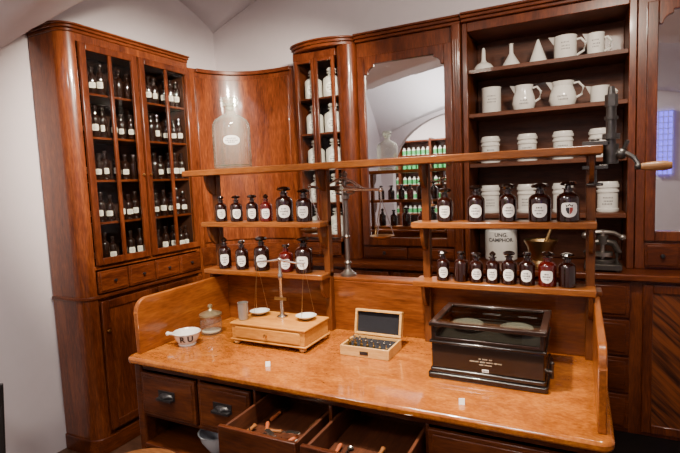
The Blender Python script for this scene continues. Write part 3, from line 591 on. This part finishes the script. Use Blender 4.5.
# ------------------------------------------------------------------ black box balance
BB=thing('box_balance',(-.315,1.95,.8203),'black lacquered box scale with framed glass top and gilt lettering','scales')
g=G(); a,b_=.205,.155
g.prism(rr(-a-.014,a+.014,-b_-.014,b_+.014,.012,.012,.012,.012),0,.022); g.prism(rr(-a-.006,a+.006,-b_-.006,b_+.006,.01,.01,.01,.01),.022,.040)
g.box(-a,a,-b_,b_,.04,.140); g.box(-a-.008,a+.008,-b_-.008,b_+.008,.140,.150)
g.obj('case',BB,BLK,bev=.004)
g=G(); g.box(-a+.018,a-.018,-b_+.018,b_-.018,.1505,.156); g.obj('tray',BB,TRAY)
g=G(); pw=.014
for sx in(-1,1):
    for sy in(-1,1):
        xa,xb=sorted((sx*a,sx*(a-pw))); ya,yb2=sorted((sy*b_,sy*(b_-pw))); g.box(xa,xb,ya,yb2,.1505,.206)
for z0,z1 in((.1505,.164),):
    g.box(-a+pw,a-pw,-b_,-b_+pw,z0,z1); g.box(-a+pw,a-pw,b_-pw,b_,z0,z1); g.box(-a,-a+pw,-b_+pw,b_-pw,z0,z1); g.box(a-pw,a,-b_+pw,b_-pw,z0,z1)
g.obj('glazing_frame',BB,LIDF,bev=.002)
for q in ((-a+pw,a-pw,-b_+.005,-b_+.007),(-a+pw,a-pw,b_-.007,b_-.005),(-a+.005,-a+.007,-b_+pw,b_-pw),(a-.007,a-.005,-b_+pw,b_-pw)):
    g=G(); g.box(*q,.164,.206); g.obj('glass_pane',BB,PANE2,smooth=False)
g=G(); w_=.018
for q in ((-a-.008,a+.008,-b_-.008,-b_+w_),(-a-.008,a+.008,b_-w_,b_+.008),(-a-.008,-a+w_,-b_+w_,b_-w_),(a-w_,a+.008,-b_+w_,b_-w_)): g.box(*q,.2065,.222)
d=g.obj('lid_frame',BB,LIDF,bev=.003)
g=G(); g.box(-a+.017,a-.017,-b_+.017,b_-.017,.214,.217); g.obj('glass_pane',d,PANE2,smooth=False)
for x in(-.095,.095):
    g=G(); g.lathe([(0,.1565),(.018,.1565),(.012,.164),(.047,.172),(.063,.184),(.060,.186),(.047,.178),(0,.175)],(x,.0,0),32); g.obj('pan',BB,PANM)
g=G(); random.seed(3)
for z,ws in ((.095,[.008,.018,.010]),(.084,[.032,.016,.024,.024]),(.073,[.014,.024])):
    x=-sum(ws)/2-.003*(len(ws)-1)
    for w_ in ws:
        q=0
        while q<w_:
            l_=random.uniform(.0009,.0018); hz=random.uniform(.0013,.0027); g.box(x+q,x+q+l_,-b_-.0008,-b_+.001,z-hz,z+hz); q+=l_+.0016
        x+=w_+.006
g.obj('gilt_lettering',BB,GOLD,smooth=False)
g=G(); g.box(-.012,.012,-b_-.0022,-b_-.0002,.046,.056,0)
for i in range(4): g.box(-.009+.005*i,-.0065+.005*i,-b_-.0027,-b_-.0022,.0485,.0535,1)
g.obj('maker_plate',BB,[PAPER,INK],smooth=False)
g=G(); g.cyl((a,-.10,.06),(a+.022,-.10,.06),.008); g.cyl((a+.022,-.10,.085),(a+.022,-.10,.035),.006); g.ball((a+.022,-.10,.09),.009); g.obj('lever',BB,IRON)
def tagcard(x,y,rot):
    e=thing('number_tag',(x,y,.8203),'tiny white number tag standing on the counter','tag','number tags on the counter',rot)
    g=G(); g.prism([(-.006,0),(.006,0),(.001,.020),(-.001,.020)],-.010,.010,'x'); g.obj('card',e,PAPER,smooth=False)
tagcard(-1.207,1.653,.5); tagcard(-.362,1.603,.2)
# ------------------------------------------------------------------ porcelain on open shelves
def strokes(e,r,zc,w,face=.06,rows=(.018,-.004,-.022)):
    g=G(); random.seed(int(r*1e4)+int(zc*1e3)+int(abs(e.location.x)*100)); R=r+.001
    for dz in rows:
        zz=zc+dz; x=-w*random.uniform(.6,1)
        while x<w*.8:
            l=random.uniform(.003,.006); g.add([(R*math.sin(a/R),-R*math.cos(a/R),z) for a,z in((x,zz-.004),(x+l,zz-.004),(x+l,zz+.004),(x,zz+.004))],[(0,1,2,3)]); x+=l+.004
    ob=g.obj('lettering',e,INK2,smooth=False); ob.rotation_euler=(0,0,math.atan2(-e.location.x,e.location.y))
def lathing(name,label,cat,loc,prof,handle=None,spout=None,grp='porcelain vessels on the open shelves',rot=0,st=None):
    e=thing(name,loc,label,cat,grp,rot); g=G(); g.lathe(prof,seg=30); 
    if spout: r,z=spout; g.add([(-r*.8,.03,z),(-r*.8,-.03,z),(-r*1.5,0,z+.012),(-r*.95,0,z-.05)],[(0,2,3),(1,3,2),(0,1,2),(0,3,1)])
    g.obj('vessel_body',e,PORC)
    if handle:
        r,z0,z1=handle; g=G(); g.tube([(r*.93,0,z1),(r*1.35,0,z1+.004),(r*1.75,0,(z0*.3+z1*.7)),(r*1.6,0,(z0*.75+z1*.25)),(r*.95,0,z0)],.0075,8); g.obj('handle',e,PORC)
    if st: strokes(e,*st)
    return e
def cup(r,h): return [(0,0),(r*.95,0),(r,.006),(r,h-.01),(r*1.05,h),(r*.97,h),(r*.92,h-.012),(r*.92,.01),(0,.008)]
def jar(r,h): return [(0,0),(r*1.0,0),(r*1.05,.006),(r*1.05,h*.10),(r*.97,h*.12),(r*.97,h*.62),(r*1.05,h*.65),(r*1.05,h*.71),(r*.96,h*.73),(r*.96,h*.79),(r*1.07,h*.81),(r*1.07,h*.90),(r*.98,h*.92),(r*.98,h*.95),(r*.90,h),(0,h)]
def jug(r,h): return [(0,0),(r*.8,0),(r*.85,.01),(r,.3*h),(r*.92,.55*h),(r*.72,.82*h),(r*.82,h),(r*.76,h),(r*.66,.82*h),(r*.85,.5*h),(r*.8,.02),(0,.012)]
def flat(r,h): return [(0,0),(r,0),(r*1.02,.006),(r*.8,.03),(r*.35,h*.5),(r*.2,h*.62),(r*.17,h*.97),(r*.25,h),(0,h)]
y=3.55
s1,s2,s3,s4=SH[3]+.0005,SH[2]+.0005,SH[1]+.0005,SH[0]+.0005
lathing('porcelain_funnel','squat upturned white porcelain funnel on the top shelf','funnel',(-.607,y,s1),[(0,0),(.066,0),(.070,.006),(.066,.030),(.050,.052),(.022,.068),(.015,.085),(.012,.150),(.007,.165),(0,.165)])
lathing('porcelain_funnel','slender upturned white porcelain funnel on the top shelf','funnel',(-.4235,y,s1),flat(.07,.165))
lathing('porcelain_cone','upturned white porcelain cone filter on the top shelf','funnel',(-.254,y,s1),[(0,0),(.062,0),(.062,.008),(.012,.15),(.006,.165),(0,.166)])
lathing('porcelain_measure','white porcelain measuring cup with handle on the top shelf','jug',(-.09,y,s1),cup(.068,.155),handle=(.068,.03,.13),spout=(.068,.155),st=(.068,.09,.03))
lathing('porcelain_measure','small white porcelain measuring cup with handle on the top shelf','jug',(.085,y,s1),cup(.050,.145),handle=(.050,.03,.115),spout=(.050,.145),st=(.050,.08,.024))
lathing('porcelain_cup','tall straight white porcelain cup with lettering on the second shelf','cup',(-.557,y,s2),cup(.064,.18),st=(.064,.10,.035))
lathing('porcelain_jug','white porcelain jug with curved handle and spout on the second shelf','jug',(-.345,y,s2),jug(.075,.17),handle=(.062,.05,.15),spout=(.06,.168),st=(.0745,.055,.03,0,(.01,-.01)))
lathing('porcelain_jug','wide white porcelain jug with handle on the second shelf','jug',(-.105,y,s2),jug(.085,.165),handle=(.07,.05,.15),spout=(.068,.163),st=(.0845,.055,.035,0,(.01,-.01)))
lathing('porcelain_measure','small white porcelain measuring cup with handle on the second shelf','jug',(.11,y,s2),cup(.055,.11),handle=(.055,.02,.09),spout=(.055,.11))
for x in(-.568,-.325,-.103,.112): lathing('porcelain_jar','cylindrical banded white porcelain jar with lid and small lettering','jar',(x,y,s3),jar(.062,.185),grp='lidded porcelain jars',st=(.062,.072,.035))
for x in(-.572,-.328,-.104,.160): lathing('porcelain_jar','cylindrical banded white porcelain jar with lid and small lettering','jar',(x,y,s4),jar(.062,.195),grp='lidded porcelain jars',st=(.062,.075,.035))
zt=1.0
J=lathing('ointment_jar','large white porcelain ointment jar lettered in black','jar',(-.505,3.57,zt),[(0,0),(.10,0),(.11,.01),(.11,.21),(.098,.225),(.098,.232),(.114,.235),(.114,.25),(.07,.262),(.02,.268),(.024,.285),(0,.29)],grp=None)
wraptext('UNG.\nCAMPHOR.',.036,lambda z:.11,.17,J,a0=-82,bold=.03)
e=thing('brass_mortar',(-.225,3.31,zt),'old brass mortar with pestle on the back worktop','mortar')
s_=1.25; g=G(); g.lathe([(q*s_,w*s_) for q,w in [(0,0),(.06,0),(.062,.012),(.045,.025),(.04,.04),(.055,.06),(.065,.11),(.08,.135),(.082,.145),(.072,.14),(.055,.09),(.03,.05),(0,.045)]],seg=30); g.obj('mortar_body',e,OBRASS)
g=G(); d=Vector((.35,.1,1)).normalized(); p=Vector((0,0,.08)); g.cyl(p,p+d*.19,.015,.009); g.ball(p,.02); g.ball(p+d*.19,.016); g.obj('pestle',e,OBRASS)
PR=thing('hand_press',(.125,3.31,zt),'heavy dark metal hand press with lever on the back worktop','press')
g=G(); g.box(-.10,.10,-.08,.08,.012,.045); [g.lathe([(0,0),(.012,0),(.014,.012),(0,.012)],(sx*.08,sy*.06,0),10) for sx in(-1,1) for sy in(-1,1)]
g.tube([(-.07,0,.045),(-.085,0,.11),(-.06,0,.165),(0,0,.18),(.06,0,.165),(.085,0,.11),(.07,0,.045)],.021); g.cyl((0,0,.16),(0,0,.215),.030); g.cyl((0,0,.045),(0,0,.07),.07); g.obj('frame',PR,IRON,bev=.002)
g=G(); g.cyl((0,0,.07),(0,0,.245),.013); g.cyl((0,0,.09),(0,0,.112),.055); g.tube([(-.095,-.02,.215),(-.05,-.01,.232),(0,0,.235),(.06,.01,.228),(.105,.015,.20)],.013); g.ball((-.095,-.02,.215),.021); g.ball((.105,.015,.20),.021); g.obj('lever',PR,GIRON)
# ------------------------------------------------------------------ annex shelving
AS=thing('annex_shelving',(-3.2,-3.3,0),'wooden shelving full of green and white jars','shelving'); o=AS.location
g=G(o); X0,X1=-4.2,-2.1; nsh=8
for i in range(4): x=X0+(X1-X0-.05)*i/3; g.box(x,x+.05,-3.48,-3.14,FZ,2.45)
for i in range(nsh): z=.25+.31*i; g.box(X0+.05,X1-.05,-3.48,-3.16,z-.03,z)
g.box(X0,X1,-3.495,-3.48,FZ,2.45); g.obj('frame',AS,WX)
g=G(); g.lathe([(0,0),(.040,0),(.040,.12),(.026,.135),(.018,.142),(.026,.165),(0,.17)],seg=12,m=0); g.lathe([(.0412,.015),(.0412,.105)],seg=12,m=1)
tmpl=g.obj('shelf_jar',None,[PORC,GREENG]); me1=tmpl.data; bpy.data.objects.remove(tmpl)
for i in range(2,7):
    z=.25+.31*i
    for k_ in range(3):
        xa=X0+.05+(X1-X0-.05)/3*k_
        for j in range(6):
            q=bpy.data.objects.new('shelf_jar',me1); C.objects.link(q); q.location=(xa+.06+.105*j,-3.25,z)
            tag(q,'white jar with green label on wooden shelving','jar','green labelled jars')
# ------------------------------------------------------------------ seating at the counter
ST=thing('wooden_stool',(-1.40,1.09,FZ),'round brown wooden stool in front of the counter','stool')
g=G(); g.lathe([(0,.725),(.15,.725),(.17,.735),(.172,.75),(.165,.76),(0,.762)],seg=36); g.obj('seat',ST,TW)
for i in range(4):
    a_=math.pi/4+i*math.pi/2; g=G(); g.cyl((.20*math.cos(a_),.20*math.sin(a_),0),(.12*math.cos(a_),.12*math.sin(a_),.7245),.014,.018); g.obj('leg',ST,TW)
CH=thing('black_chair',(-2.655,1.0,FZ),'black painted wooden chair beside the white wall','chair')
g=G(); g.box(-.2,.2,-.2,.2,.44,.47); g.obj('seat',CH,BLKP,bev=.01)
for sx in(-1,1):
    g=G(); g.cyl((sx*.18,-.18,0),(sx*.18,-.18,.44),.016); g.obj('leg',CH,BLKP)
    g=G(); g.tube([(sx*.18,.215,0),(sx*.18,.215,.47),(sx*.19,.235,.86)],.016); g.obj('leg',CH,BLKP)
g=G(); g.prism([(-.21,.77),(.21,.77),(.22,.86),(.17,.89),(-.17,.89),(-.22,.86)],.205,.222,'y'); g.box(-.17,.17,.20,.215,.60,.65); g.obj('backrest',CH,BLKP,bev=.004)
# ------------------------------------------------------------------ camera
cd=bpy.data.cameras.new('cam'); cam=bpy.data.objects.new('cam',cd); C.objects.link(cam); bpy.context.scene.camera=cam
cd.sensor_width=36; cd.lens=480/680*36; cd.clip_start=.05
Rv=Vector((.8944,.4450,-.0407)).normalized(); Bv=Vector((.4472,-.8899,.0916)); Bv=(Bv-Bv.dot(Rv)*Rv).normalized(); Uv=Bv.cross(Rv)
M=Matrix((Rv,Uv,Bv)).transposed().to_4x4(); M.translation=Vector((0,0,1.6)); cam.matrix_world=M
# ------------------------------------------------------------------ lights
def area(n,loc,size,e,col=(1,.87,.72),tgt=None):
    l=bpy.data.lights.new(n,'AREA'); l.energy=e; l.size=size; l.color=col; l.shape='DISK'; ob=bpy.data.objects.new(n,l); C.objects.link(ob); ob.location=loc
    if tgt: ob.rotation_euler=(Vector(tgt)-Vector(loc)).to_track_quat('-Z','Y').to_euler()
    return ob
def spot(n,loc,tgt,e,deg,col=(1,.85,.68),rad=.05,bl=.8):
    l=bpy.data.lights.new(n,'SPOT'); l.energy=e; l.spot_size=math.radians(deg); l.spot_blend=bl; l.color=col; l.shadow_soft_size=rad
    ob=bpy.data.objects.new(n,l); C.objects.link(ob); ob.location=loc; ob.rotation_euler=(Vector(tgt)-Vector(loc)).to_track_quat('-Z','Y').to_euler(); return ob
area('ceiling_light',(-1.0,1.2,2.78),.25,30,tgt=(-1.1,1.6,.8))
spot('ceiling_spot',(-.75,1.35,2.80),(-.65,1.75,.82),470,54)
spot('ceiling_spot',(-1.5,1.15,2.75),(-1.75,1.95,.9),270,46)
spot('ceiling_spot',(-1.05,1.55,2.72),(-2.80,2.65,1.9),680,62)
spot('ceiling_spot',(-.9,2.0,2.80),(-2.2,3.4,2.0),380,64)
area('ceiling_light',(.25,2.0,2.80),.25,42,tgt=(-.2,3.4,1.4))
area('ceiling_light',(-.35,-.5,3.0),.6,55,col=(1,.93,.87))
area('added_vault_fill',(-1.9,-.3,2.3),.5,42,col=(1,.96,.92),tgt=(-1.9,-.3,3.5))  # added fill, no real fixture: brightens the vault reflected in the mirror
area('annex_light',(-2.8,-2.2,3.1),.8,170,col=(1,.92,.82))
w=bpy.data.worlds.new('w'); bpy.context.scene.world=w; w.use_nodes=True; w.node_tree.nodes['Background'].inputs[0].default_value=(.8,.8,.95,1); w.node_tree.nodes['Background'].inputs[1].default_value=.08
